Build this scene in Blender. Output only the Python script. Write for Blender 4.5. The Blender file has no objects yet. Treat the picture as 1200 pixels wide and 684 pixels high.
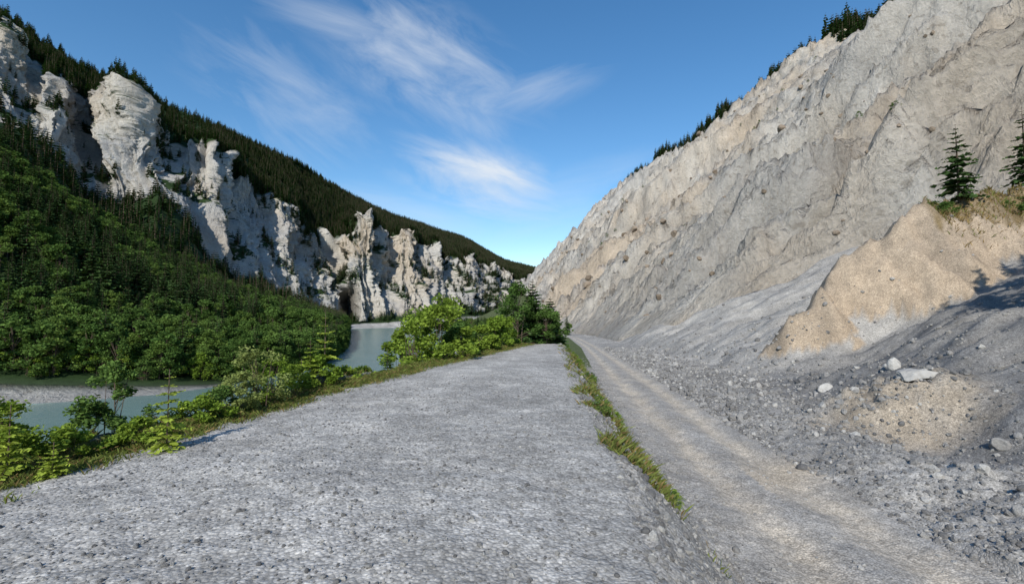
import bpy, math, numpy as np, random
from mathutils import Vector
rng=np.random.default_rng(7); random.seed(7)
scene=bpy.context.scene
F=540.0; TH=math.atan(30/540.0); CAMZ=1.7
def unp(px,py,d):
    a=(px-600)/F; b=(342-py)/F
    dx,dy,dz=a, math.cos(TH)-b*math.sin(TH), math.sin(TH)+b*math.cos(TH)
    return np.array([dx*d/dy, d, CAMZ+dz*d/dy])
# ---------------- noise ----------------
_p=rng.permutation(256); _p=np.concatenate([_p,_p,_p])
_g=rng.normal(size=(256,3)); _g/=np.linalg.norm(_g,axis=1)[:,None]; _g*=1.5
def perlin(x,y,z=0.0):
    x,y,z=np.broadcast_arrays(np.asarray(x,float),np.asarray(y,float),np.asarray(z,float))
    xi=np.floor(x).astype(int);yi=np.floor(y).astype(int);zi=np.floor(z).astype(int)
    xf=x-xi;yf=y-yi;zf=z-zi
    u=xf*xf*xf*(xf*(xf*6-15)+10);v=yf*yf*yf*(yf*(yf*6-15)+10);w=zf*zf*zf*(zf*(zf*6-15)+10)
    xi&=255;yi&=255;zi&=255
    def g(i,j,k):
        h=_p[_p[_p[(xi+i)&255]+((yi+j)&255)]+((zi+k)&255)]
        G=_g[h]
        return G[...,0]*(xf-i)+G[...,1]*(yf-j)+G[...,2]*(zf-k)
    a=g(0,0,0)*(1-u)+g(1,0,0)*u; b=g(0,1,0)*(1-u)+g(1,1,0)*u
    c=g(0,0,1)*(1-u)+g(1,0,1)*u; d=g(0,1,1)*(1-u)+g(1,1,1)*u
    return (a*(1-v)+b*v)*(1-w)+(c*(1-v)+d*v)*w
def fbm(x,y,z=0.0,o=4,gain=.5,lac=2.03):
    s=0;a=1.0
    for i in range(o):
        s=s+a*perlin(x,y,np.asarray(z)+i*13.7); x=x*lac;y=y*lac;z=np.asarray(z)*lac;a*=gain
    return s
def ridged(x,y,z=0.0,o=4,gain=.5,lac=2.1):
    s=0;a=1.0
    for i in range(o):
        n=1-np.abs(perlin(x,y,np.asarray(z)+i*7.3))*2.0
        s=s+a*n; x=x*lac;y=y*lac;z=np.asarray(z)*lac;a*=gain
    return s
def sm(a,b,x):
    t=np.clip((x-a)/(b-a),0,1); return t*t*(3-2*t)
def ip(y,ks,vs): return np.interp(y,ks,vs)
# ---------------- material helpers ----------------
def newmat(name):
    m=bpy.data.materials.new(name); m.use_nodes=True
    nt=m.node_tree; nt.nodes.clear(); return m,nt
def N(nt,t,**kw):
    n=nt.nodes.new(t)
    for k,v in kw.items(): setattr(n,k,v)
    return n
def L(nt,a,b): nt.links.new(a,b)
def math_(nt,op,a,b=None,c=None):
    n=nt.nodes.new('ShaderNodeMath'); n.operation=op
    for i,v in enumerate((a,b,c)):
        if v is None: continue
        if isinstance(v,(int,float)): n.inputs[i].default_value=v
        else: L(nt,v,n.inputs[i])
    return n.outputs[0]
def mixc(nt,f,a,b,mode='MIX'):
    n=nt.nodes.new('ShaderNodeMix'); n.data_type='RGBA'; n.blend_type=mode
    if isinstance(f,(int,float)): n.inputs[0].default_value=f
    else: L(nt,f,n.inputs[0])
    for i,v in ((6,a),(7,b)):
        if isinstance(v,tuple): n.inputs[i].default_value=(*v,1) if len(v)==3 else v
        else: L(nt,v,n.inputs[i])
    return n.outputs[2]
def noise_(nt,co,scale,detail=6,rough=.6,dist=0):
    n=N(nt,'ShaderNodeTexNoise'); n.inputs['Scale'].default_value=scale
    n.inputs['Detail'].default_value=detail; n.inputs['Roughness'].default_value=rough
    n.inputs['Distortion'].default_value=dist
    L(nt,co,n.inputs['Vector']); return n.outputs['Fac']
def mr(nt,v,a,b,c,d):
    n=N(nt,'ShaderNodeMapRange'); L(nt,v,n.inputs[0])
    for i,x in zip((1,2,3,4),(a,b,c,d)): n.inputs[i].default_value=x
    return n.outputs[0]
def finish(nt,col,rough=.9,normal=None,spec=.2):
    p=N(nt,'ShaderNodeBsdfPrincipled'); p.inputs['Roughness'].default_value=rough
    p.inputs['Specular IOR Level'].default_value=spec
    if isinstance(col,tuple): p.inputs['Base Color'].default_value=(*col,1)
    else: L(nt,col,p.inputs['Base Color'])
    if normal is not None: L(nt,normal,p.inputs['Normal'])
    o=N(nt,'ShaderNodeOutputMaterial'); L(nt,p.outputs[0],o.inputs[0]); return p
def bump(nt,h,dist,strength=1,prev=None):
    b=N(nt,'ShaderNodeBump'); b.inputs['Distance'].default_value=dist; b.inputs['Strength'].default_value=strength
    L(nt,h,b.inputs['Height'])
    if prev is not None: L(nt,prev,b.inputs['Normal'])
    return b.outputs[0]
def gravel_mat():
    m,nt=newmat('gravel')
    g=N(nt,'ShaderNodeNewGeometry').outputs['Position']
    at=N(nt,'ShaderNodeAttribute',attribute_name='col').outputs['Color']
    v1=N(nt,'ShaderNodeTexVoronoi'); v1.inputs['Scale'].default_value=34; L(nt,g,v1.inputs['Vector'])
    v2=N(nt,'ShaderNodeTexVoronoi'); v2.inputs['Scale'].default_value=11; L(nt,g,v2.inputs['Vector'])
    def lum(v):
        s=N(nt,'ShaderNodeSeparateColor'); L(nt,v.outputs['Color'],s.inputs[0]); return s.outputs[0]
    n1=noise_(nt,g,.9,6,.65); n2=noise_(nt,g,9,6,.7)
    f=math_(nt,'MULTIPLY',mr(nt,lum(v1),0,1,.76,1.36),mr(nt,lum(v2),0,1,.90,1.16))
    f=math_(nt,'MULTIPLY',f,mr(nt,v1.outputs['Distance'],.25,.8,1.08,.70))
    f=math_(nt,'MULTIPLY',f,mr(nt,n1,.3,.7,.78,1.22))
    f=math_(nt,'MULTIPLY',f,mr(nt,n2,.3,.7,.78,1.22))
    c=mixc(nt,1.0,at,f,'MULTIPLY')
    h=math_(nt,'ADD',math_(nt,'MULTIPLY',v1.outputs['Distance'],-.4),math_(nt,'MULTIPLY',n2,.8))
    nm=bump(nt,h,.026,.8)
    finish(nt,c,.93,nm,.1); return m
def cliff_mat(name='cliff_rock',zs=.45,bd=3.4):
    m,nt=newmat(name)
    g=N(nt,'ShaderNodeNewGeometry').outputs['Position']
    at=N(nt,'ShaderNodeAttribute',attribute_name='col').outputs['Color']
    mp=N(nt,'ShaderNodeMapping'); mp.inputs['Scale'].default_value=(1,1,zs); L(nt,g,mp.inputs[0]); q=mp.outputs[0]
    n1=noise_(nt,q,.16,9,.70,.4); n2=noise_(nt,g,1.4,8,.72)
    f=math_(nt,'MULTIPLY',mr(nt,n1,.3,.7,.74,1.26),mr(nt,n2,.3,.7,.78,1.22))
    c=mixc(nt,1.0,at,f,'MULTIPLY')
    sp=mr(nt,noise_(nt,g,.5,3,.5),.62,.68,0,.45)
    c=mixc(nt,sp,c,(.19,.165,.13))
    h=math_(nt,'ADD',n1,math_(nt,'MULTIPLY',n2,.30))
    nm=bump(nt,h,bd,1.0)
    finish(nt,c,.95,nm,.1); return m
def floor_mat():
    m,nt=newmat('forest_floor')
    g=N(nt,'ShaderNodeNewGeometry').outputs['Position']
    at=N(nt,'ShaderNodeAttribute',attribute_name='col').outputs['Color']
    n=noise_(nt,g,.6,6,.7)
    c=mixc(nt,1.0,at,mr(nt,n,.3,.7,.6,1.3),'MULTIPLY')
    finish(nt,c,.95,bump(nt,n,.8,.8),.1); return m
def leaf_mat(name,c1,c2,trans=.3):
    m,nt=newmat(name)
    oi=N(nt,'ShaderNodeObjectInfo').outputs['Random']
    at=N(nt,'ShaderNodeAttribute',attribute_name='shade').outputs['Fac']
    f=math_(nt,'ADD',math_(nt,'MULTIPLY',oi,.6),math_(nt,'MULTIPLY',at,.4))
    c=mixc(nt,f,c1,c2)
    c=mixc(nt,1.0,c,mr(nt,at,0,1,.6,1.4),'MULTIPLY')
    d=N(nt,'ShaderNodeBsdfDiffuse'); L(nt,c,d.inputs[0])
    t=N(nt,'ShaderNodeBsdfTranslucent'); L(nt,mixc(nt,.5,c,(c2[0]*1.3,c2[1]*1.2,c2[2]*.6)),t.inputs[0])
    mx=N(nt,'ShaderNodeMixShader'); mx.inputs[0].default_value=trans
    L(nt,d.outputs[0],mx.inputs[1]);L(nt,t.outputs[0],mx.inputs[2])
    o=N(nt,'ShaderNodeOutputMaterial'); L(nt,mx.outputs[0],o.inputs[0]); return m
def bark_mat():
    m,nt=newmat('bark'); g=N(nt,'ShaderNodeNewGeometry').outputs['Position']
    n=noise_(nt,g,14,4,.7); finish(nt,mixc(nt,n,(.05,.035,.025),(.16,.12,.09)),.95,bump(nt,n,.02)); return m
def stone_mat(name,c1,c2):
    m,nt=newmat(name)
    tc=N(nt,'ShaderNodeTexCoord').outputs['Object']; oi=N(nt,'ShaderNodeObjectInfo').outputs['Random']
    n=noise_(nt,tc,2.5,5,.7)
    c=mixc(nt,oi,c1,c2); c=mixc(nt,1.0,c,mr(nt,n,.3,.7,.75,1.25),'MULTIPLY')
    finish(nt,c,.9,bump(nt,n,.1,.6),.2); return m
M_gravel=gravel_mat(); M_cliff=cliff_mat(); M_cliffL=cliff_mat('fluted_limestone',.30,3.4); M_floor=floor_mat(); M_bark=bark_mat()
M_con=leaf_mat('needles',(.024,.054,.020),(.066,.116,.036),.12)
M_dec=leaf_mat('leaves',(.046,.094,.023),(.108,.175,.043),.25)
M_lt=leaf_mat('light_leaves',(.085,.15,.032),(.145,.215,.053),.3)
M_bright=leaf_mat('bright_leaves',(.12,.20,.026),(.21,.29,.047),.35)
M_yel=leaf_mat('young_needles',(.17,.26,.03),(.30,.37,.06),.3)
M_pale=leaf_mat('pale_leaves',(.16,.21,.06),(.28,.31,.11),.3)
M_grass=leaf_mat('grass_blades',(.08,.12,.025),(.21,.23,.07),.3)
M_dry=leaf_mat('dry_grass_blades',(.16,.12,.05),(.30,.22,.10),.3)
M_stone=stone_mat('loose_stone',(.23,.223,.212),(.44,.43,.405))
M_dstone=stone_mat('dark_stone',(.125,.122,.12),(.28,.275,.265))
M_brown=stone_mat('brown_boulder',(.14,.11,.08),(.28,.23,.18))
# ---------------- mesh helpers ----------------
def mesh_np(name,V,Fq,mats,midx=None,attrs=None,smooth=False,link=True):
    me=bpy.data.meshes.new(name); V=np.asarray(V,np.float32); Fq=np.asarray(Fq,np.int32)
    k=Fq.shape[1]
    me.vertices.add(len(V)); me.vertices.foreach_set('co',V.ravel())
    me.loops.add(Fq.size); me.loops.foreach_set('vertex_index',Fq.ravel())
    me.polygons.add(len(Fq)); me.polygons.foreach_set('loop_start',np.arange(0,Fq.size,k,dtype=np.int32))
    for m in mats: me.materials.append(m)
    if midx is not None: me.polygons.foreach_set('material_index',np.asarray(midx,np.int32))
    me.polygons.foreach_set('use_smooth',np.full(len(Fq),smooth))
    if attrs:
        for an,(typ,arr) in attrs.items():
            a=me.attributes.new(an,typ,'POINT')
            arr=np.asarray(arr,np.float32)
            if typ=='FLOAT_COLOR':
                if arr.shape[1]==3: arr=np.concatenate([arr,np.ones((len(arr),1),np.float32)],1)
                a.data.foreach_set('color',arr.ravel())
            elif typ=='FLOAT_VECTOR': a.data.foreach_set('vector',arr.ravel())
            else: a.data.foreach_set('value',arr.ravel())
    me.update(calc_edges=True)
    ob=bpy.data.objects.new(name,me)
    if link: scene.collection.objects.link(ob)
    return ob
def grid_split(P,C,regions,mats):
    R,K,_=P.shape
    idx=np.arange(R*K).reshape(R,K)
    Fq=np.stack([idx[:-1,:-1],idx[:-1,1:],idx[1:,1:],idx[1:,:-1]],-1).reshape(-1,4)
    reg=regions.ravel(); PV=P.reshape(-1,3); CV=C.reshape(-1,3); out={}
    for rid,(nm,mt) in mats.items():
        f=Fq[reg==rid]
        if len(f)==0: continue
        u,inv=np.unique(f,return_inverse=True)
        out[rid]=mesh_np(nm,PV[u],inv.reshape(-1,4),[mt],attrs={'col':('FLOAT_COLOR',CV[u])},smooth=True)
    return out
# ---------------- right-hand terrain: embankment, road, scree, valley wall ----------------
def f_xl(y): return ip(y,[-10,4.7,7,11,16,25,30,36,60],[-5.4,-5.2,-5.0,-4.2,-2.9,-.1,1.4,1.5,1.5])
def f_xr(y): return ip(y,[-10,0,3,6,12,30,36,60,120],[.9,.9,1.0,1.3,1.6,3.1,3.6,6,11])
def f_xrl(y): return ip(y,[-10,0,6.4,13.5,29,60,100,200,400],[2.9,3.0,3.3,3.9,5.4,9,12.2,3,-60])
def f_xrr(y): return ip(y,[-10,0,7,13.5,29,66,100,200,400],[7.0,7.1,7.3,7.6,9.2,12.2,14.6,5,-50])
def f_xs(y): return ip(y,[-10,0,7,15,29,45,60,75,100,120,200,300,450,600,850,1200,1600],[9.6,9.6,9.8,11.5,14.7,16,15.5,16.5,17.5,18,8,-10,-45,-60,-60,-90,-200])
def f_xf(y): return np.maximum(f_xs(y)+1, ip(y,[-10,40,50,57,60,65,75,90],[78,70,58,43,30,22.5,18.5,0]))
def f_x0(y): return ip(y,[-10,30,60,87,130,187,400,600,1600],[-22,-20,-22,-28,-40,-57,-128,-160,-300])
def f_zd(y): return ip(y,[-10,30,37,200,500,1600],[0,0,-2.6,-4,-5,-6])
def f_zr(y): return ip(y,[-10,60,200,500,1600],[-2,-2.2,-3.5,-5,-6])
crest=[unp(*c) for c in [(1085,2,230),(1000,42,280),(940,82,330),(870,127,400),(760,192,600),(700,254,850),(640,306,1100),(612,332,1250)]]
ck=[-10,60,130]+[c[1] for c in crest]+[1600]
cx=[170,190,200]+[c[0] for c in crest]+[-120]
cz=[110,130,145]+[c[2] for c in crest]+[60]
def f_xc(y): return ip(y,ck,cx)
def f_zc(y): return ip(y,ck,cz)
def H(x,y,full=False):
    xl,xr,xrl,xrr,xs,xf,x0=f_xl(y),f_xr(y),f_xrl(y),f_xrr(y),f_xs(y),f_xf(y),f_x0(y)
    xc,zc=f_xc(y),f_zc(y); zd,zr=f_zd(y),f_zr(y)
    xe=xl-1.1
    z=zd+0*x
    t=np.clip((xe-x)/np.maximum(xe-x0,1),0,1.5)
    z=np.where(x<xe, zd+(-10-zd)*np.sin(np.clip(t,0,1)*math.pi/2)**.9, z)
    mid=(xl+xr)/2; z=np.where((x>=xe)&(x<=xr), zd-.10*((x-mid)/3)**2, z)
    zxr=zd-.10*((xr-mid)/3)**2
    t=np.clip((x-xr)/(xrl-xr),0,1)
    z=np.where(x>xr, zxr+(zr-zxr)*(.25*t+.75*sm(0,1,t)), z)
    u=np.clip((x-xrl)/np.maximum(xrr-xrl,1),0,1)
    rut=-.09*(np.exp(-((u-.3)/.09)**2)+np.exp(-((u-.72)/.09)**2))+.04*np.exp(-((u-.51)/.1)**2)
    z=np.where((x>xrl)&(x<xrr), zr+rut, z)
    t=np.clip((x-xrr)/np.maximum(xs-xrr,1),0,1)
    z=np.where(x>=xrr, zr+.35*np.sin(t*math.pi)*sm(45,25,y)+.02*t, z)
    sc=zr+.45*(x-xs)*sm(0,3,x-xs)
    z=np.where(x>=xs, sc, z)
    rough=fbm(x*.5,y*.5,0,5)*.10
    amp=np.where(x<xr,.3,np.where(x<xrl,.9,np.where(x<xrr,.25,1.8)))
    amp=np.where(x<xe,2.5,amp)
    fine=fbm(x*3.1,y*3.1,4.,4)*.022
    z=z+rough*amp+fine*np.where((x>xrr)|((x>xr)&(x<xrl)),2.8,.8)
    scm=sm(0,8,x-xs)
    z=z+scm*(fbm(x*.12,y*.22,2.,4)*.9+(ridged(x*.05,y*.35,6.,3)-1.3)*.4)-1.35*np.exp(-((y-27.5)/5.5)**2)*sm(15,18.5,x)
    z=z+1.5*np.exp(-(((x-12.6)/2.1)**2+((y-15.4)/1.6)**2)**1.5)*(1+.25*fbm(x*1.5,y*1.5,9.,4))
    z=z+.6*np.exp(-(((x-10.5)/1.4)**2+((y-8.6)/2.2)**2))*(1+.5*fbm(x*1.2,y*1.2,3.,3))
    # valley wall
    zf=zr+.45*(xf-xs)
    T=np.clip((x-xf)/np.maximum(xc-xf,1),0,1)
    wall=zf+(zc-zf)*T**.97
    dist=np.clip((x-xf),0,400)
    yy=y+fbm(x*.02,y*.02,5.,3)*14+dist*.22
    ribs=(ridged(yy*.016,x*.003,3.,2,.5)-.95)*28*np.clip(dist/60,0,1)
    ribs2=(ridged(yy*.050,x*.009,8.,3,.5)-1.05)*11*np.clip(dist/22,0,1)
    y3=yy+fbm(x*.08,y*.08,15.,3)*2.5
    ribs3=(ridged(y3*.20,x*.03,18.,3,.55)-1.05)*3.2*np.clip(dist/6,0,1)
    cr=fbm(x*.05,y*.05,2.,5,.5)*5*np.clip(dist/40,0,1)+fbm(x*.35,y*.35,1.,5,.62)*1.8*np.clip(dist/8,.0,1)
    edge=1-.45*sm(.85,1,T)
    wall=wall+(ribs+ribs2+ribs3+cr)*edge*np.clip(dist/10,0,1)
    z=np.where(x>xf,wall,z)
    z=np.where(x>xc, zc-.05*(x-xc)+(ribs+ribs2+ribs3+cr)*.55, z)
    # tan spur
    yr=33.5+(x-20)*.10+fbm(x*.22,x*0+3,1.,2)*1.2
    zt=np.interp(x,[16,17.4,18.6,20,23,26.6,30,34,42,60,80],[-3.5,-1.6,.2,1.5,3.9,7.4,10.0,10.9,11.7,16,20])
    dy=y-yr
    gul=(ridged(x*.30+dy*.10,dy*.05,2.,4,.55)-1.15)*1.0*np.clip(np.abs(dy)/1.5,.2,1)
    sp=zt-np.where(dy<0,-dy*1.45,dy*1.0)+fbm(x*.5,y*.35,5.,6,.62)*.85+gul*.75
    isp=(sp>z)&(x>14)&(x<85)
    z=np.where(isp,sp,z)
    if full: return z,isp,T,dist,ribs,ribs2*.6+ribs3*1.2,gul,dy
    return z
ys=np.concatenate([np.linspace(-10,1.2,36),np.geomspace(1.25,1600,900)])
segs=[('x0','xe',70),('xe','xr',120),('xr','xrl',60),('xrl','xrr',60),('xrr','xs',50),('xs','xf',150),('xf','xc',280),('xc','xb',14)]
def bps(y):
    xl=f_xl(y); return dict(x0=f_x0(y)-4,xe=xl-1.1,xr=f_xr(y),xrl=f_xrl(y),xrr=f_xrr(y),xs=f_xs(y),xf=f_xf(y),xc=f_xc(y),xb=f_xc(y)+120)
B=bps(ys); cols=[];regid=[]
for i,(a,b,n) in enumerate(segs):
    t=np.linspace(0,1,n,endpoint=False)
    if i==0: t=1-(1-t)**1.5
    if i==5: t=t**1.5
    if i==6: t=t**1.35
    A_,B_=B[a],np.maximum(B[b],B[a]+.05)
    cols.append(A_[:,None]+(B_-A_)[:,None]*t[None]); regid+= [i]*n
X=np.concatenate(cols+[B['xb'][:,None]],1); Y=np.repeat(ys[:,None],X.shape[1],1); regid=np.array(regid)
X=np.maximum.accumulate(X,axis=1)
Z,ISP,T,DI,RB,RS,GU,DY=H(X,Y,True)
def lerp(a,b,t): return a+(b-a)*t[...,None]
c_grav=np.array([.335,.322,.300])
RG=np.concatenate([regid,[7]])[None,:]+0*Y.astype(int)
COL=np.zeros(X.shape+(3,))+c_grav
n1=fbm(X*.35,Y*.35,3.,4); n2=fbm(X*1.3,Y*.9,7.,5,.6)
COL*= (1+.20*n1+.08*n2)[...,None]
xm=ip(Y,[0,6,12,25,30],[-3.0,-2.8,-2.0,1.0,2.2])
w=np.exp(-((X-xm+n1*.5)/ip(Y,[0,10,30],[.9,.8,.5]))**2)*.9*(Y<34)*sm(2,6,Y)
COL=lerp(COL,np.array([.46,.44,.405]),np.clip(w*(.6+.5*n2),0,.8))
w=np.clip(n2*1.3-.10,0,1)*.4*(RG==1)
COL=lerp(COL,np.array([.44,.42,.39]),w)
COL=lerp(COL,np.array([.26,.25,.235]),np.clip((RG==2)*.6,0,1))
COL=lerp(COL,np.array([.07,.09,.035]),((RG==0)*sm(0,.5,f_xl(Y)-.9-X)))
COL=lerp(COL,np.array([.12,.13,.06]),(RG==1)*sm(.15,-.4,X-f_xl(Y)+n2*.35))
COL=lerp(COL,np.array([.09,.11,.05]),((RG<=2)*sm(33,38,Y)))
COL=lerp(COL,np.array([.34,.34,.33]),((RG==0)*sm(-6.6,-7.4,Z)))
u=np.clip((X-f_xrl(Y))/np.maximum(f_xrr(Y)-f_xrl(Y),1),0,1)
rd=(RG==3)
tan=np.array([.46,.405,.33])
COL=np.where(rd[...,None],np.array([.31,.296,.275])+0*COL,COL)
trk=np.exp(-((u-.3+n1*.04)/.10)**2)+np.exp(-((u-.72+n1*.04)/.11)**2)
COL=lerp(COL,tan,rd*np.clip(trk*(.85+.4*n2)+.35*np.clip(n2+.1,0,1),0,1)*sm(0,.06,u)*sm(1,.94,u))
COL=lerp(COL,np.array([.44,.37,.28]),rd*np.clip(np.exp(-((Y-11-.6*(X-6))/1.0)**2)*.8*(u>.5),0,1))
m=(RG==4)|(RG==5)
dark=np.array([.205,.199,.19]); lt=np.array([.37,.353,.325])
st=np.clip(.5+.9*fbm(X*.10,Y*.35,11.,4),0,1)
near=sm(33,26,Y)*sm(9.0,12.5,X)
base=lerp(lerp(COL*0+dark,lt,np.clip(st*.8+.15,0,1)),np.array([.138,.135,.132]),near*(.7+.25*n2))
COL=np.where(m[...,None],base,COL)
mt=np.exp(-(((X-12.0)/2.5)**2+((Y-14.5)/1.7)**2)**2)
COL=lerp(COL,np.array([.28,.24,.19]),m*np.clip(mt*1.0+n2*.4,0,1)*(mt>.1))
cl=(RG>=6)
g1=fbm(X*.012,Y*.012,2.,4); g2=fbm(X*.03+Z*.01,Y*.03,6.,5); g3=fbm(X*.09,Y*.09,16.,4)
cc=lerp(COL*0+np.array([.48,.455,.41]),np.array([.48,.395,.30]),np.clip(.28+g1*1.3+g3*.5+sm(160,60,Y)*.30,0,1)*.85)
cc=lerp(cc,np.array([.35,.342,.325]),np.clip(g2*1.5-.15,0,.55))
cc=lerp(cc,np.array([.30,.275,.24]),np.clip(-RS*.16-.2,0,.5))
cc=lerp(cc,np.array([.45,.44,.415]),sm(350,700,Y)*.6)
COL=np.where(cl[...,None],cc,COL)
COL=np.where(ISP[...,None],lerp(COL*0+np.array([.36,.29,.215]),np.array([.26,.215,.165]),np.clip(.35+n1+.6*n2-GU*.5,0,1)),COL)
spurtop=ISP&(X>30.5)&(DY>-1.6+.8*n1)
COL=lerp(COL,np.array([.16,.12,.065]),spurtop*np.clip(.75+n2*.6,0,1))
P=np.stack([X,Y,Z],-1)
cell=np.repeat(regid[None],len(ys)-1,0)
ispc=ISP[:-1,:-1]
cell=np.where(ispc,8,cell); cell=np.where(cell==7,6,cell); cell=np.where(cell==4,5,cell)
grid_split(P,COL,cell,{0:('riverside_slope',M_gravel),1:('gravel_path',M_gravel),2:('embankment_slope',M_gravel),3:('dirt_road',M_gravel),5:('scree_slope',M_gravel),6:('rock_cliff',M_cliff),8:('rock_spur',M_gravel)})
# ---------------- left valley side ----------------
LC=[(-900,28,(40,80),(0,120),(-200,170),(-300,240)),
(-500,36,(60,110),(40,160),(-100,230),(-150,330)),
(-200,42,(95,130),(70,200),(-30,270),(-60,390)),
(-60,47,(145,145),(115,230),(10,300),(-5,410)),
(0,50,(175,152),(142,240),(34,305),(16,420)),
(40,51,(208,158),(160,250),(78,330),(42,440)),
(68,52,(225,162),(185,250),(92,295),(62,455)),
(105,53,(252,170),(240,262),(140,355),(82,480)),
(150,55,(282,180),(238,285),(104,315),(96,500)),
(185,56,(300,186),(226,262),(158,370),(118,520)),
(215,58,(315,192),(250,275),(178,385),(130,540)),
(245,60,(332,198),(300,290),(170,370),(145,560)),
(275,63,(345,204),(328,310),(210,435),(158,590)),
(300,66,(352,210),(336,330),(224,430),(170,620)),
(340,74,(362,220),(346,370),(246,450),(188,680)),
(368,85,(370,235),(366,400),(276,510),(203,740)),
(395,112,(377,300),(371,430),(290,550),(220,780)),
(410,395,(382.5,408),(378,424),(280,490),(230,820)),
(435,420,(381.5,434),(376,448),(254,500),(243,900)),
(462,440,(381,450),(374,460),(286,570),(254,960)),
(490,465,(380,475),(371,490),(277,580),(263,1050)),
(515,500,(379,510),(369,530),(298,660),(271,1120)),
(545,540,(378,550),(366,575),(304,720),(280,1250)),
(590,640,(377,660),(364,700),(320,900),(306,1450)),
(640,800,(376,830),(362,900),(332,1100),(318,1600)),
(720,900,(375,930),(360,1000),(340,1300),(330,1700))]
ctrl=np.zeros((len(LC),6,3))
for i,(px,da,b,c,d,e) in enumerate(LC):
    a=unp(px,372,da); a[2]=-8.6; ctrl[i,0]=a
    for j,q in enumerate((b,c,d,e)):
        p=unp(px,q[0],q[1])
        if j==0: p[2]-=5*(px<400)
        ctrl[i,j+1]=p
    ctrl[i,5]=ctrl[i,4]*1.35; ctrl[i,5][2]=ctrl[i,4][2]-60
pxs=np.array([l[0] for l in LC],float)
cs=np.concatenate([np.linspace(-900,-60,90,endpoint=False),np.linspace(-60,720,1100)])
fi=np.interp(cs,pxs,np.arange(len(LC)))
fr=np.concatenate([np.linspace(0,1,70,endpoint=False),np.linspace(1,2,50,endpoint=False),np.linspace(2,3,300,endpoint=False),np.linspace(3,4,100,endpoint=False),np.linspace(4,5,8)])
def bil(fi,fr):
    i=np.clip(np.floor(fi).astype(int),0,len(LC)-2); j=np.clip(np.floor(fr).astype(int),0,4)
    a=(fi-i)[...,None]; b=(fr-j)[...,None]
    return (ctrl[i,j]*(1-a)+ctrl[i+1,j]*a)*(1-b)+(ctrl[i,j+1]*(1-a)+ctrl[i+1,j+1]*a)*b
FI,FR=np.meshgrid(fi,fr)
PL=bil(FI,FR)
def blur(A,ax,n):
    for _ in range(n):
        pad=[(0,0)]*3; pad[ax]=(1,1); Q=np.pad(A,pad,mode='edge')
        s0=[slice(None)]*3;s1=[slice(None)]*3;s2=[slice(None)]*3
        s0[ax]=slice(0,-2);s1[ax]=slice(1,-1);s2[ax]=slice(2,None)
        A=.25*Q[tuple(s0)]+.5*Q[tuple(s1)]+.25*Q[tuple(s2)]
    return A
PL=blur(PL,1,8); PL=blur(PL,0,5)
def gnorm(P):
    du=np.gradient(P,axis=1); dv=np.gradient(P,axis=0); n=np.cross(du,dv); n/=np.linalg.norm(n,axis=2)[...,None]+1e-9; return n
NL=gnorm(blur(blur(PL,1,60),0,25))
sgn=np.sign((NL*(np.array([0,0,150])-PL)).sum(-1)); NL*=sgn[...,None]
NL[...,2]*=.15
x,y,z=PL[...,0],PL[...,1],PL[...,2]
wob=fbm(x*.014,y*.014,z*.014,5)
tt=FR+wob*.12*((FR>1.3)&(FR<3.7))
rock=sm(1.97,2.03,tt)*sm(3.03,2.99,tt)
jm=np.argmin(np.abs(fr-2.6)); mid_=blur(PL,1,40)[jm]
s1=np.concatenate([[0],np.cumsum(np.minimum(np.linalg.norm(np.diff(mid_,axis=0),axis=1),4.0))])[None,:]+0*FR
s1=s1+fbm(x*.008,y*.008,z*.008,2)*24+ z*.30
sw=s1+fbm(x*.03,y*.03,z*.02+5,3)*6
d1=(ridged(s1*.012,z*.002,3.,2,.45)-1.0)*22
d2=(ridged(sw*.034,z*.005,8.,2,.5)-1.0)*12
d3=(ridged(sw*.10,z*.014,12.,3,.5)-1.1)*4.8
d4=(ridged(sw*.33,z*.05,22.,3,.55)-1.1)*1.6+fbm(x*.08,y*.08,z*.10,5,.58)*2.6+(ridged(x*.14,y*.14,z*.16,4,.55)-1.1)*1.5
sc_=np.clip(PL[...,1]/350,.4,1.5)
rk=sm(1.8,2.3,FR)*sm(3.35,2.95,FR)
D=(d1+d2+d3+d4)*rk*sc_
D+= (1-rk)*(fbm(x*.02,y*.02,z*.02,4)*7+ (ridged(s1*.012,z*.003,3.,2)-1)*10*sm(3,3.5,FR))*sm(.3,1.2,FR)
D*= sm(.15,.5,FR)
cp=cs[None,:]
PL=PL+NL*D[...,None]
# cavern cut into the bend, straight back into the rock
cav=np.exp(-(((cp-408)/8.5)**2)**1.6-(((FR-2.14)/.20)**2)**1.6)
PL[...,1]+=70*cav; PL[...,0]-=28*cav
pk=(ridged(s1*.020,z*0,31.,4,.5)-1.0)+.35*(ridged(s1*.09,z*0,41.,2,.5)-.8)
PL[...,2]+=pk*15*np.exp(-((FR-2.95)/.2)**2)*sc_*(cp>-60)
green=fbm(x*.035,y*.035,z*.05+4,4)
nL=gnorm(PL); flat=np.abs(nL[...,2])
patch=sm(.30,.42,green*.9+(flat-.62)*.9)*sm(40,160,y)
rock=rock*(1-patch)
shore=sm(.045,.025,FR)*(cs[None,:]<405)+ (cs[None,:]>=398)*sm(1.7,1.4,FR)
cr=lerp(np.zeros(PL.shape)+np.array([.47,.452,.41]),np.array([.44,.365,.275]),np.clip(.18+fbm(x*.012,y*.012,z*.02+2,4)*1.3,0,1)*.7)
cr=lerp(cr,np.array([.33,.33,.33]),np.clip(fbm(x*.03,y*.03,z*.01+7,4)*1.3,0,.6))
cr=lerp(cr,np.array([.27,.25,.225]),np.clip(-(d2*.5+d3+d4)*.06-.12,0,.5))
cr=lerp(cr,np.array([.10,.095,.09]),np.clip(cav*1.2,0,.8))  # cavern's inner shade painted dark into the rock colour
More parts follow.
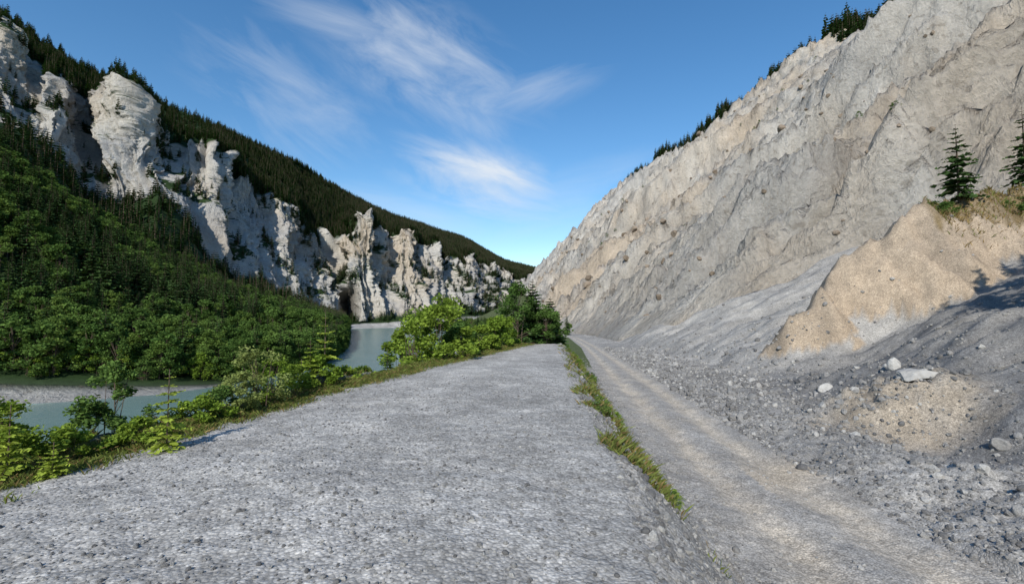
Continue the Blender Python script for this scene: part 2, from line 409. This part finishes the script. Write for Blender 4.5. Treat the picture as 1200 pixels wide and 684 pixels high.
cg=np.zeros(PL.shape)+np.array([.022,.042,.014])
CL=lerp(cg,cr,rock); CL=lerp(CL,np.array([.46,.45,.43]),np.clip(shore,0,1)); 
rc=np.maximum(rock,shore)[:-1,:-1]>.35
grid_split(PL,CL,np.where(rc,1,np.where(FR[:-1,:-1]<.10,2,0)),{0:('forest_hill',M_floor),1:('rock_cliff',M_cliffL),2:('river_bank',M_gravel)})
# ---------------- ground & river ----------------
def plane(name,x0,x1,y0,y1,z,mat,nx=2,ny=2):
    xs=np.linspace(x0,x1,nx);ys_=np.linspace(y0,y1,ny);XX,YY=np.meshgrid(xs,ys_)
    V=np.stack([XX,YY,XX*0+z],-1).reshape(-1,3); I=np.arange(nx*ny).reshape(ny,nx)
    Fq=np.stack([I[:-1,:-1],I[:-1,1:],I[1:,1:],I[1:,:-1]],-1).reshape(-1,4)
    return mesh_np(name,V,Fq,[mat],attrs={'col':('FLOAT_COLOR',np.tile([.1,.12,.06],(len(V),1)))})
plane('ground',-6000,6000,-6000,6000,-12,M_floor)
m,nt=newmat('river_water'); g=N(nt,'ShaderNodeNewGeometry').outputs['Position']
mp=N(nt,'ShaderNodeMapping'); mp.inputs['Scale'].default_value=(1,.5,1); L(nt,g,mp.inputs[0])
n=noise_(nt,mp.outputs[0],1.3,5,.65,.6); n0=noise_(nt,g,.06,3,.6)
finish(nt,mixc(nt,n0,(.115,.19,.175),(.18,.265,.245)),.25,bump(nt,n,.14,.6),.4)
plane('river',-700,-6,-200,900,-8,m)
# ---------------- vegetation builders ----------------
def tube(p0,p1,r0,r1,k=6):
    p0=np.array(p0,float);p1=np.array(p1,float);d=p1-p0;d/=np.linalg.norm(d)+1e-9
    a=np.cross(d,[0,0,1] if abs(d[2])<.9 else [1,0,0]);a/=np.linalg.norm(a);b=np.cross(d,a)
    an=np.linspace(0,2*math.pi,k,endpoint=False)
    ring=np.cos(an)[:,None]*a+np.sin(an)[:,None]*b
    V=np.concatenate([p0+ring*r0,p1+ring*r1]); Fq=[(i,(i+1)%k,k+(i+1)%k,k+i) for i in range(k)]
    return V,np.array(Fq)
class MB:
    def __init__(s): s.V=[];s.F=[];s.M=[];s.S=[];s.n=0
    def add(s,V,Fq,m,sh):
        V=np.asarray(V,float); s.V.append(V);s.F.append(np.asarray(Fq)+s.n);s.M.append(np.full(len(Fq),m));
        s.S.append(np.broadcast_to(np.asarray(sh,float),(len(V),)).copy()); s.n+=len(V)
    def leaves(s,C,U,W,m,sh):
        n=len(C); V=np.stack([C-U,C-W,C+U,C+W],1).reshape(-1,3)
        Fq=np.arange(4*n).reshape(n,4); s.add(V,Fq,m,np.repeat(sh,4))
    def build(s,name,mats,link=True):
        return mesh_np(name,np.concatenate(s.V),np.concatenate(s.F),mats,np.concatenate(s.M),{'shade':('FLOAT',np.concatenate(s.S))},False,link)
def rdir(r,n):
    v=r.normal(size=(n,3)); return v/np.linalg.norm(v,axis=1)[:,None]
def conifer(seed,h=10,R=2.0,layers=22,per=9,tw=5,base=.1,leafm=None,sparse=0,name='conifer',link=False,thick=1.0,tk=1.0):
    r=np.random.default_rng(seed); b=MB()
    V,Fq=tube((0,0,-.4),(0,0,h*.55),h*.018*tk,h*.010*tk); b.add(V,Fq,0,.5)
    V,Fq=tube((0,0,h*.55),(0,0,h),h*.010*tk,.005); b.add(V,Fq,0,.5)
    C=[];U=[];W=[];S=[]
    for i in range(layers):
        f=i/(layers-1); zz=h*(base+(1-base)*f**.95)*.985
        rad=R*((1-f)**.8*(.9+.1*math.sin(i*2.1))+.04)
        if f<.12: rad*=.8
        n=max(4,int(per*(1-.45*f)))
        ph=r.uniform(0,6.28)
        for k in range(n):
            if r.uniform()<sparse: continue
            a=ph+k*6.283/n+r.normal()*.25; L_=rad*r.uniform(.6,1.15)
            dr=-.25+.55*f+r.normal()*.08
            d=np.array([math.cos(a),math.sin(a),dr]); sd=np.array([-math.sin(a),math.cos(a),0])
            if tw>0:
                V,Fq=tube((0,0,zz),np.array([0,0,zz])+d*L_*.85,h*.0035,h*.001,3); b.add(V,Fq,0,.4)
                for j in range(tw):
                    t=(j+.6)/tw; p=np.array([0,0,zz])+d*L_*t+np.array([0,0,-.06*L_*t*t])
                    wdt=L_*.36*(1.2-t*.75)
                    for s_ in (-1,1):
                        q=d*.75+sd*s_*.9+np.array([0,0,-.12+r.normal()*.18]); q/=np.linalg.norm(q)
                        C.append(p+q*wdt*.5);U.append(q*wdt*.62);
                        w_=np.cross(q,[0,0,1])+r.normal(size=3)*.7; w_/=np.linalg.norm(w_)
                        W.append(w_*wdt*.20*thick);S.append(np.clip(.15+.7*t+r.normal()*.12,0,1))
            else:
                p=np.array([0,0,zz]); 
                C.append(p+d*L_*.55);U.append(d*L_*.5);W.append(sd*L_*.40+np.array([0,0,r.normal()*.08*L_]));S.append(np.clip(.5+r.normal()*.25,0,1))
                C.append(p+d*L_*.6+np.array([0,0,-.08*L_]));U.append(d*L_*.42);W.append(np.array([0,0,1.])*L_*.28+sd*.2*L_);S.append(np.clip(.4+r.normal()*.25,0,1))
    b.leaves(np.array(C),np.array(U),np.array(W),1,np.array(S))
    return b.build(name,[M_bark,leafm or M_con],link)
def broad(seed,h=9,R=3.2,clumps=40,per=70,ls=.16,leafm=None,name='broadleaf',link=False,low=.15,stems=1):
    r=np.random.default_rng(seed); b=MB()
    cen=[]
    for i in range(clumps):
        f=r.uniform(0,1)**.8; zz=h*(low+(1-low)*f)
        prof=math.sin(math.pi*min(1,(.18+.82*f))**.9)**.6 if f<.98 else .2
        a=r.uniform(0,6.283); rr=R*prof*r.uniform(.3,1.0)**.6*(1+.25*math.sin(a*2+seed))
        cen.append([rr*math.cos(a),rr*math.sin(a),zz*.96])
    cen=np.array(cen)
    for s in range(stems):
        o=np.array([r.normal(),r.normal(),0])*.12*(stems>1)*R
        top=np.array([r.normal()*.1*R,r.normal()*.1*R,h*.8])+o*2
        pts=[o+np.array([0,0,-.4]),o*1.2+np.array([r.normal()*.05*h*.3,r.normal()*.02*h,h*.3]),top]
        for q in range(2):
            V,Fq=tube(pts[q],pts[q+1],h*.017*(1,.65)[q]/stems**.5,h*.017*(.65,.2)[q]/stems**.5); b.add(V,Fq,0,.5)
    for c in cen[::2]:
        st=np.array([0,0,max(.1*h,c[2]*.55)]); V,Fq=tube(st,c,h*.006,h*.0015,4); b.add(V,Fq,0,.5)
    n=clumps*per; ci=r.integers(0,clumps,n)
    cs_=R*r.uniform(.16,.36,clumps)
    off=rdir(r,n)*(r.uniform(0,1,n)**.45)[:,None]*cs_[ci][:,None]*np.array([1.1,1.1,.75])
    C=cen[ci]+off
    U=rdir(r,n); U[:,2]*=.6; Wd=np.cross(U,rdir(r,n)); Wd/=np.linalg.norm(Wd,axis=1)[:,None]+1e-9
    s_=ls*r.uniform(.6,1.3,n)
    csd=r.uniform(.25,.75,clumps)
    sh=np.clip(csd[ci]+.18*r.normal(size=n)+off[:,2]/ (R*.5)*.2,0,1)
    b.leaves(C,U*s_[:,None],Wd*s_[:,None]*.55,1,sh)
    return b.build(name,[M_bark,leafm or M_dec],link)
def rock_obj(name,seed,mat,link=False,flat=.7,sub=2,ang=.35):
    import bmesh
    bm=bmesh.new(); bmesh.ops.create_icosphere(bm,subdivisions=sub,radius=1)
    V=np.array([v.co[:] for v in bm.verts])
    r=np.random.default_rng(seed)
    for k in range(9):
        d=rdir(r,1)[0]; c=r.uniform(.55,.85); dd=V@d; V=V-np.outer(np.maximum(dd-c,0),d)
    V*= (1+ang*.35*fbm(V[:,0]*1.4+seed,V[:,1]*1.4,V[:,2]*1.4,3))[:,None]
    V*=np.array([1,r.uniform(.65,.95),flat])
    for v,c in zip(bm.verts,V): v.co=c
    me=bpy.data.meshes.new(name); bm.to_mesh(me); bm.free(); me.materials.append(mat)
    ob=bpy.data.objects.new(name,me)
    if link: scene.collection.objects.link(ob)
    return ob
def scatter(name,P,S,protos,rot=None,idx=None,tilt=0):
    n=len(P); print(name,n)
    if n==0: return
    if rot is None:
        rot=np.stack([rng.normal(0,tilt,n),rng.normal(0,tilt,n),rng.uniform(0,6.283,n)],1)
    if idx is None: idx=rng.integers(0,len(protos),n)
    me=bpy.data.meshes.new(name); me.vertices.add(n); me.vertices.foreach_set('co',np.asarray(P,np.float32).ravel())
    a=me.attributes.new('rot','FLOAT_VECTOR','POINT'); a.data.foreach_set('vector',np.asarray(rot,np.float32).ravel())
    S=np.asarray(S); 
    if S.ndim==1: S=np.stack([S,S,S],1)
    a=me.attributes.new('scl','FLOAT_VECTOR','POINT'); a.data.foreach_set('vector',S.astype(np.float32).ravel())
    a=me.attributes.new('idx','INT','POINT'); a.data.foreach_set('value',np.asarray(idx,np.int32))
    ob=bpy.data.objects.new(name,me); scene.collection.objects.link(ob)
    ng=bpy.data.node_groups.new(name+'_nodes','GeometryNodeTree')
    ng.interface.new_socket('Geometry',in_out='INPUT',socket_type='NodeSocketGeometry')
    ng.interface.new_socket('Geometry',in_out='OUTPUT',socket_type='NodeSocketGeometry')
    gi=ng.nodes.new('NodeGroupInput'); go=ng.nodes.new('NodeGroupOutput'); jn=ng.nodes.new('GeometryNodeJoinGeometry')
    def na(nm,t):
        q=ng.nodes.new('GeometryNodeInputNamedAttribute'); q.data_type=t; q.inputs[0].default_value=nm
        return [o for o in q.outputs if o.enabled and o.name=='Attribute'][0]
    R_,S_,I_=na('rot','FLOAT_VECTOR'),na('scl','FLOAT_VECTOR'),na('idx','INT')
    e2r=ng.nodes.new('FunctionNodeEulerToRotation'); ng.links.new(R_,e2r.inputs[0])
    for k,po in enumerate(protos):
        oi=ng.nodes.new('GeometryNodeObjectInfo'); oi.inputs['Object'].default_value=po; oi.inputs['As Instance'].default_value=True
        cp_=ng.nodes.new('FunctionNodeCompare'); cp_.data_type='INT'; cp_.operation='EQUAL'
        ii=[s for s in cp_.inputs if s.enabled and s.type=='INT']
        ng.links.new(I_,ii[0]); ii[1].default_value=k
        ins=ng.nodes.new('GeometryNodeInstanceOnPoints')
        ng.links.new(gi.outputs[0],ins.inputs['Points']); ng.links.new(cp_.outputs[0],ins.inputs['Selection'])
        ng.links.new(oi.outputs['Geometry'],ins.inputs['Instance']); ng.links.new(e2r.outputs[0],ins.inputs['Rotation']); ng.links.new(S_,ins.inputs['Scale'])
        ng.links.new(ins.outputs[0],jn.inputs[0])
    ng.links.new(jn.outputs[0],go.inputs[0])
    md=ob.modifiers.new('scatter','NODES'); md.node_group=ng
    return ob
con_far=[conifer(10+i,12,2.3+.3*i,10,7,0,.05) for i in range(4)]
con_mid=[conifer(20+i,11,2.3+.4*i,20,9,4,.06,thick=3.2,tk=.6) for i in range(3)]
dec_mid=[broad(30+i,8.5+i*.4,3.0,34,80,.25,low=.08) for i in range(3)]
dec_lt=[broad(40+i,8,2.7,30,80,.23,M_lt,low=.08) for i in range(2)]
bush_p=[broad(50+i,2.2,1.3,16,60,.09,M_dec,low=.05,stems=4) for i in range(3)]
bush_l=[broad(60+i,2.0,1.2,16,60,.085,M_bright,low=.05,stems=4) for i in range(2)]
def sampleL(n,fr0,fr1,px0=-900,px1=720):
    du=np.linalg.norm(PL[1:,1:]-PL[1:,:-1],axis=2); dv=np.linalg.norm(PL[1:,1:]-PL[:-1,1:],axis=2)
    A=du*dv; frc=FR[:-1,:-1]; pc=np.broadcast_to(cs[None,:-1],frc.shape)
    A=A*((frc>=fr0)&(frc<fr1)&(pc>=px0)&(pc<px1))
    w=A.ravel(); tot=w.sum()
    k=rng.choice(len(w),size=n,p=w/tot); i,j=np.unravel_index(k,A.shape)
    a=rng.uniform(size=(n,1));b=rng.uniform(size=(n,1))
    p=(PL[i,j]*(1-a)+PL[i,j+1]*a)*(1-b)+(PL[i+1,j]*(1-a)+PL[i+1,j+1]*a)*b
    return p,rock[i,j],tot,i,j
p,rk_,tot,i_,j_=sampleL(30000,1.0,4.15,-260,700)
q_,rq_,tot,iq,jq=sampleL(30000,2.9,4.12,250,680)
p=np.concatenate([p,q_]); rk_=np.concatenate([rk_,rq_]); i_=np.concatenate([i_,iq]); j_=np.concatenate([j_,jq])
keep=(rk_<.35)&((p[:,1]<1650))&(shore[i_,j_]<.3)
p=p[keep]; s=rng.uniform(.5,1.1,len(p)); scatter('conifer_forest',p-[0,0,.5],np.stack([s*1.15,s*1.15,s],1),con_far)
p,rk_,tot,i_,j_=sampleL(6000,2.05,3.0,-100,600)
cl_=fbm(p[:,0]*.05,p[:,1]*.05,p[:,2]*.05,3)
k=(rk_>.5)&(cl_>.40)&(cav[i_,j_]<.1); p=p[k]; s=rng.uniform(.25,.6,len(p)); scatter('cliff_conifers',p,s,con_far)
p,rk_,tot,i_,j_=sampleL(4200,.06,1.15,-180,402)
p2,rk2,_,i2,j2=sampleL(500,.05,.16,-150,400); p=np.concatenate([p,p2]); i_=np.concatenate([i_,i2]); j_=np.concatenate([j_,j2])
mixn=fbm(p[:,0]*.03,p[:,1]*.03,1.,3)
near=FR[i_,j_]<.3
idx=np.where(rng.uniform(size=len(p))<np.clip(.60-mixn*1.2-.25*near,0.15,1),rng.integers(0,3,len(p)),np.where(rng.uniform(size=len(p))<.38,rng.integers(6,8,len(p)),rng.integers(3,6,len(p))))
s=rng.uniform(.6,1.2,len(p))*np.where(near,.72,1.)
scatter('mixed_forest',p-[0,0,.3],s,con_mid+dec_mid+dec_lt,idx=idx)
p,rk_,tot,i_,j_=sampleL(500,.045,.08,-200,403)
scatter('shoreline_shrubs',p,rng.uniform(.7,1.8,len(p)),bush_p+bush_l)
n=2600; t=200+900*rng.uniform(0,1,n)**1.3; xx=f_xc(t)+rng.uniform(-8,14,n); zz=H(xx,t)
den=fbm(t*.03,xx*.0+2,1.,3); k=(den>-.45-.3*sm(500,300,t))|(rng.uniform(size=n)<.3)
s=rng.uniform(.5,1.35,n)*ip(t,[200,500,800],[1.15,1.0,.8])
scatter('ridge_conifers',np.stack([xx,t,zz-.5],1)[k],s[k],con_far)
n=1800; t=np.exp(rng.uniform(np.log(60),np.log(900),n)); ff=rng.uniform(.12,.97,n); xx=f_xf(t)+(f_xc(t)-f_xf(t))*ff
cl_=fbm(xx*.03,t*.03,4.,3); k=cl_>.36; xx,t=xx[k],t[k]
scatter('cliff_shrubs',np.stack([xx,t,H(xx,t)-.2],1),rng.uniform(.3,.9,len(t)),bush_p)
n=1100; t=rng.uniform(36,420,n); a=rng.uniform(0,1,n); x0=f_x0(t)+5; x1=np.where(t<110,f_xrl(t)-2.5,f_xs(t)-2); xx=x0+(x1-x0)*a
zz=H(xx,t); k=(zz>-6.8)&(xx/t>-.245); xx,t,zz=xx[k],t[k],zz[k]
idx=rng.choice(7,size=len(t),p=[.25,.2,.15,.12,.12,.08,.08]); s=rng.uniform(.25,.5,len(t))*np.clip(t/110,.75,1.5)
scatter('valley_trees',np.stack([xx,t,zz-.2],1),s,con_mid+dec_mid[:2]+dec_lt,idx=idx)
# ---------------- individual plants ----------------
def hz(x,y): return float(H(np.array([float(x)]),np.array([float(y)]))[0])
def put(ob,px,d,sink=.05):
    xx=(px-600)/F*d
    ob.location=(xx,d,hz(xx,d)-sink); ob.rotation_euler=(0,0,random.uniform(0,6.28)); return ob
put(broad(101,4.6,1.6,30,130,.095,M_dec,name='broadleaf_tree',link=True,low=.05,stems=3),605,31)
put(conifer(102,5.2,1.7,26,11,6,.03,name='pine_tree',link=True,thick=3),624,32)
put(conifer(103,4.2,1.7,22,11,6,.03,name='pine_tree',link=True,thick=3),645,32.5)
put(broad(104,2.8,1.3,18,120,.085,M_dec,name='bush',link=True,low=.03,stems=4),640,30.8)
put(conifer(105,3.6,.9,22,9,5,.05,leafm=M_pale,name='spruce_tree',link=True,thick=2.2),553,27)
for sd,px,d,h,R,mt in [(110,495,22,4.5,1.7,M_bright),(111,522,23.5,4.9,1.6,M_bright),(112,472,24,4.5,1.1,M_bright),(113,538,26,3.4,1.1,M_dec),(114,484,19,2.8,1.1,M_bright),(115,578,27,2.3,1.1,M_bright),(116,515,19.5,2.4,1.2,M_bright),(117,592,28.5,2.2,1.1,M_bright),(119,565,24.5,1.5,1.0,M_bright),(120,540,21.5,1.7,1.0,M_dec)]:
    put(broad(sd,h,R,26,120,.09,mt,name='bush',link=True,low=.03,stems=4),px,d)
for sd,px,d,h,R,mt in [(130,305,9.4,1.4,.62,M_pale),(131,322,10.0,1.1,.55,M_bright),(132,375,12.0,.9,.5,M_bright),(133,345,10.8,.8,.55,M_bright),(134,428,14.6,.5,.5,M_bright),(135,405,13.4,.45,.5,M_bright),(136,282,9.0,.85,.5,M_pale),(137,140,7.2,1.15,.45,M_dec),(138,115,7.0,.7,.4,M_dec),(139,38,6.4,.95,.5,M_dec),(180,0,5.6,.75,.45,M_bright),(181,240,8.0,.55,.4,M_bright),(182,170,6.7,.45,.35,M_bright),(183,262,8.6,.6,.4,M_dec),(184,85,6.0,.5,.4,M_bright)]:
    put(broad(sd,h,R,22,120,.04 if d>11 else .032,mt,name='bush',link=True,low=.02,stems=4),px,d)
for sd,px,d,h,R in [(140,202,6.3,1.15,.38),(141,20,5.3,.9,.34),(142,382,12.8,2.3,.6),(143,365,11.8,1.1,.45),(144,72,5.3,.45,.24),(145,250,8.1,.6,.28),(147,355,11.4,.9,.35)]:
    put(conifer(sd,h,R,11,7,6,.04,leafm=M_yel,name='spruce_sapling',link=True,thick=2.2,tk=.7,sparse=.08),px,d)
put(conifer(146,1.6,.6,16,8,6,.05,name='spruce_sapling',link=True,thick=2.4),455,17)
def at(ob,x,y,sink=.1): ob.location=(x,y,hz(x,y)-sink); return ob
at(conifer(150,6.2,1.9,16,8,6,.10,name='pine_tree',link=True,thick=2.4,sparse=.22),34.6,35.2)
at(conifer(151,7.6,1.7,20,7,6,.18,name='pine_tree',link=True,thick=2.2,sparse=.32),41.0,36.2)
at(conifer(152,6.5,1.8,18,7,6,.12,name='pine_tree',link=True,thick=2.4,sparse=.25),44.5,36)
for q,(x_,y_,h_) in enumerate([(27,16,10.5),(30.5,18,10),(24,14,10),(34,19,9),(27,12.5,11),(21.5,11.5,9),(31,15.5,11)]):
    at(conifer(160+q,h_,2.8,22,9,5,.15,name='pine_tree',link=True,thick=2.6,sparse=.18),x_,y_)
for q,(x_,y_) in enumerate([(31.5,33.8),(33,34.5),(37.5,34.5),(39.5,34.8)]):
    at(broad(170+q,.9,.9,14,90,.06,M_dec,name='bush',link=True,low=.02,stems=4),x_,y_)
# ---------------- grass ----------------
def grass(name,P,hh,w,mats,lean=.45):
    n=len(P); a=rng.uniform(0,6.283,n); ln=rng.normal(0,lean,(n,2))*hh[:,None]
    side=np.stack([np.cos(a),np.sin(a),0*a],1)*w[:,None]
    top=P+np.stack([ln[:,0],ln[:,1],hh],1); mid=P+np.stack([ln[:,0]*.35,ln[:,1]*.35,hh*.6],1)
    V=np.stack([P-side,P+side,mid+side*.7,top],1).reshape(-1,3)
    Fq=np.arange(4*n).reshape(n,4); mi=(rng.uniform(size=n)<mats[2]).astype(int)
    sh=np.repeat(rng.uniform(0,1,n),4)
    return mesh_np(name,V,Fq,[mats[0],mats[1]],mi,{'shade':('FLOAT',sh)})
n=110000; t=np.exp(rng.uniform(np.log(2.5),np.log(30),n)); off=rng.normal(0,.38,n)-.6
off+= .35*fbm(t*.9,t*0,1.,3)
xx=f_xl(t)+off; k=(fbm(xx*1.5,t*1.5,2.,4)+.25*rng.normal(size=n)>-.12)&(off<.35); xx,t=xx[k],t[k]
P_=np.stack([xx,t,H(xx,t)-.01],1); hh=rng.uniform(.03,.11,len(t))*(1+.6*(xx<f_xl(t)-.5))
grass('grass_verge',P_,hh,hh*.05+.0015,(M_grass,M_dry,.25),.6)
n=60000; t=np.exp(rng.uniform(np.log(6.6),np.log(28),n)); u_=rng.normal(.34,.19,n); xx=f_xr(t)+(f_xrl(t)-f_xr(t))*u_
k=(fbm(xx*1.7,t*1.1,5.,4)+.10*rng.normal(size=n)>.30)&(u_>-.05); xx,t=xx[k],t[k]
P_=np.stack([xx,t,H(xx,t)-.02],1); hh=rng.uniform(.04,.17,len(t))
grass('slope_grass',P_,hh,hh*.03+.002,(M_grass,M_dry,.25),.6)
n=45; t=rng.uniform(7.5,27,n); u_=rng.uniform(.1,.7,n); xx=f_xr(t)+(f_xrl(t)-f_xr(t))*u_; k=fbm(xx*1.7,t*1.1,5.,4)>.05; xx,t=xx[k],t[k]
scatter('slope_weeds',np.stack([xx,t,H(xx,t)-.05],1),rng.uniform(.08,.19,len(t)),bush_p+bush_l)
n=9000; xx=rng.uniform(31,50,n); t=33.5+(xx-20)*.1+rng.normal(0,1.0,n)
P_=np.stack([xx,t,H(xx,t)-.02],1); hh=rng.uniform(.12,.35,n)
grass('spur_grass',P_,hh,hh*.06+.008,(M_grass,M_dry,.75))
n=650; t=np.exp(rng.uniform(np.log(3),np.log(36),n)); o_=rng.uniform(1.5,10,n); xx=f_xl(t)-o_
k=(xx/t<-.42)|(xx/t>-.25)|(t<9); xx,t,o_=xx[k],t[k],o_[k]
scatter('riverside_bushes',np.stack([xx,t,H(xx,t)-.1],1),rng.uniform(.25,.6,len(t))*np.clip(o_/4,.5,1.25),bush_p+bush_l)
# ---------------- stones ----------------
rk=[rock_obj('stone_proto',200+i,M_stone,sub=1) for i in range(4)]
rkd=[rock_obj('stone_proto',210+i,M_dstone,sub=2) for i in range(4)]
rkb=[rock_obj('boulder_proto',220+i,M_brown,sub=3) for i in range(3)]
n=18000; t=np.exp(rng.uniform(np.log(1.6),np.log(14),n)); xx=rng.uniform(0,1,n)*(f_xr(t)+.3-f_xl(t))+f_xl(t)
s=np.minimum(.004+rng.exponential(.0055,n),.03)
scatter('path_pebbles',np.stack([xx,t,H(xx,t)+s*.15],1),s,rk+rkd,tilt=.5)
n=10000; t=np.exp(rng.uniform(np.log(2.6),np.log(45),n)); xx=f_xr(t)+rng.uniform(0,1,n)*(f_xrl(t)-f_xr(t)+.4)
s=np.minimum(.008+rng.exponential(.012,n),.08)
scatter('slope_stones',np.stack([xx,t,H(xx,t)+s*.1],1),s,rk+rkd,tilt=.6)
n=24000; t=np.exp(rng.uniform(np.log(4),np.log(60),n)); xx=f_xrr(t)-.3+rng.exponential(5,n)
s=np.minimum(.012+rng.exponential(.026,n),.26)*np.clip(t/14,.7,1.7)
k=xx<f_xf(t); xx,t,s=xx[k],t[k],s[k]
scatter('rubble_stones',np.stack([xx,t,H(xx,t)+s*.1],1),s,rk+rkd*2,tilt=.6)
n=1100; t=np.exp(rng.uniform(np.log(4),np.log(45),n)); xx=f_xrl(t)+rng.uniform(0,1,n)*(f_xrr(t)-f_xrl(t)); s=np.minimum(.008+rng.exponential(.014,n),.06)
scatter('road_stones',np.stack([xx,t,H(xx,t)+s*.1],1),s,rk,tilt=.6)
n=800; t=np.exp(rng.uniform(np.log(58),np.log(420),n)); ff=rng.uniform(.03,.7,n); xx=f_xf(t)+(f_xc(t)-f_xf(t))*ff
s=rng.uniform(.15,1.0,n)**1.3*np.clip(t/90,.7,2.2)
scatter('cliff_boulders',np.stack([xx,t,H(xx,t)],1),s,rkb,tilt=.6)
ob=rock_obj('flat_boulder',301,M_stone,True,.25,3); ob.scale=(.85,.6,.7); ob.location=(13.2,15.2,hz(13.2,15.2)+.08); ob.rotation_euler=(.1,-.12,.2)
for q,(x_,y_,s_) in enumerate([(13.8,17.5,.3),(11.0,12.0,.22),(9.6,9.6,.15),(14.8,22,.35),(13.4,26,.3),(8.6,8.0,.12),(12.5,12.0,.28),(16.5,20,.4),(8.4,17.6,.12)]):
    ob=rock_obj('boulder',310+q,M_stone,True,.7,3); ob.scale=(s_,)*3; ob.location=(x_,y_,hz(x_,y_)+s_*.2); ob.rotation_euler=(.3*q,.2*q,q)
# ---------------- light, sky ----------------
EL=math.radians(34); AZ=math.radians(14)
Ld=Vector((math.sin(AZ)*math.cos(EL),math.cos(AZ)*math.cos(EL),-math.sin(EL)))
sl=bpy.data.lights.new('sun','SUN'); sl.energy=5.0; sl.angle=math.radians(.53); sl.color=(1,.945,.85)
so=bpy.data.objects.new('sun',sl); scene.collection.objects.link(so); so.rotation_euler=(-Ld).to_track_quat('Z','Y').to_euler(); so.location=(0,-20,40)
w=bpy.data.worlds.new('World'); scene.world=w; w.use_nodes=True; nt=w.node_tree; nt.nodes.clear()
sky=N(nt,'ShaderNodeTexSky'); sky.sky_type='NISHITA'; sky.sun_disc=False; sky.sun_elevation=EL; sky.sun_rotation=math.pi+AZ
sky.altitude=700; sky.air_density=1.2; sky.dust_density=.3; sky.ozone_density=2.0
tc=N(nt,'ShaderNodeTexCoord').outputs['Generated']
sp=N(nt,'ShaderNodeSeparateXYZ'); L(nt,tc,sp.inputs[0])
yy=math_(nt,'MAXIMUM',sp.outputs[1],.05)
cb=N(nt,'ShaderNodeCombineXYZ'); L(nt,math_(nt,'DIVIDE',sp.outputs[0],yy),cb.inputs[0]); L(nt,math_(nt,'DIVIDE',sp.outputs[2],yy),cb.inputs[1])
def cloud(cxp,cyp,rot,ax,ay,stretch,thr,amp,seed,sc=9):
    mp=N(nt,'ShaderNodeMapping'); mp.vector_type='TEXTURE'
    mp.inputs['Location'].default_value=((cxp-600)/F,(372-cyp)/F,0); mp.inputs['Rotation'].default_value=(0,0,math.radians(rot)); mp.inputs['Scale'].default_value=(ax/F,ay/F,1)
    L(nt,cb.outputs[0],mp.inputs[0])
    ln=N(nt,'ShaderNodeVectorMath'); ln.operation='LENGTH'; L(nt,mp.outputs[0],ln.inputs[0])
    e=mr(nt,ln.outputs['Value'],0,1,1,0)
    m2=N(nt,'ShaderNodeMapping'); m2.inputs['Location'].default_value=(seed,seed*.7,seed*.3); m2.inputs['Rotation'].default_value=(0,0,-math.radians(rot))
    L(nt,cb.outputs[0],m2.inputs[0])
    m3=N(nt,'ShaderNodeMapping'); m3.inputs['Scale'].default_value=(1/stretch,1,1); L(nt,m2.outputs[0],m3.inputs[0])
    nn=noise_(nt,m3.outputs[0],sc,8,.62,.5)
    v=math_(nt,'ADD',nn,math_(nt,'MULTIPLY',e,.34))
    v=mr(nt,v,thr,thr+.42,0,amp)
    return math_(nt,'MULTIPLY',v,mr(nt,e,0,.6,0,1))
cl=[cloud(490,60,-32,190,90,2.6,.52,.58,1.3,11),cloud(560,207,-17,140,58,3.6,.48,.9,4.1,13),cloud(335,105,-35,190,110,3.5,.59,.32,7.7,12),cloud(625,98,22,120,40,5,.56,.32,2.9,12),cloud(660,240,20,190,60,4,.56,.28,9.9,10),cloud(390,15,-15,150,40,4,.54,.35,3.5,10),cloud(500,250,-12,170,35,5,.56,.35,8.2,12),cloud(560,150,-50,90,50,3,.56,.3,5.5,12)]
tot=cl[0]
for c in cl[1:]: tot=math_(nt,'MAXIMUM',tot,c)
gm=N(nt,'ShaderNodeHueSaturation'); gm.inputs['Saturation'].default_value=1.28; gm.inputs['Value'].default_value=1.12; L(nt,sky.outputs[0],gm.inputs['Color'])
mx=mixc(nt,tot,gm.outputs[0],(5.6,6.0,6.5))
bg=N(nt,'ShaderNodeBackground'); bg.inputs[1].default_value=.14; L(nt,mx,bg.inputs[0])
o=N(nt,'ShaderNodeOutputWorld'); L(nt,bg.outputs[0],o.inputs[0])
# ---------------- camera ----------------
cd=bpy.data.cameras.new('camera'); cd.lens=F/1200*36; cd.sensor_width=36; cd.clip_end=12000; cd.clip_start=.05
co=bpy.data.objects.new('camera',cd); scene.collection.objects.link(co); co.location=(0,0,CAMZ); co.rotation_euler=(math.pi/2+TH,0,0)
scene.camera=co
scene.view_settings.view_transform='Standard'; scene.view_settings.look='None'; scene.view_settings.exposure=0
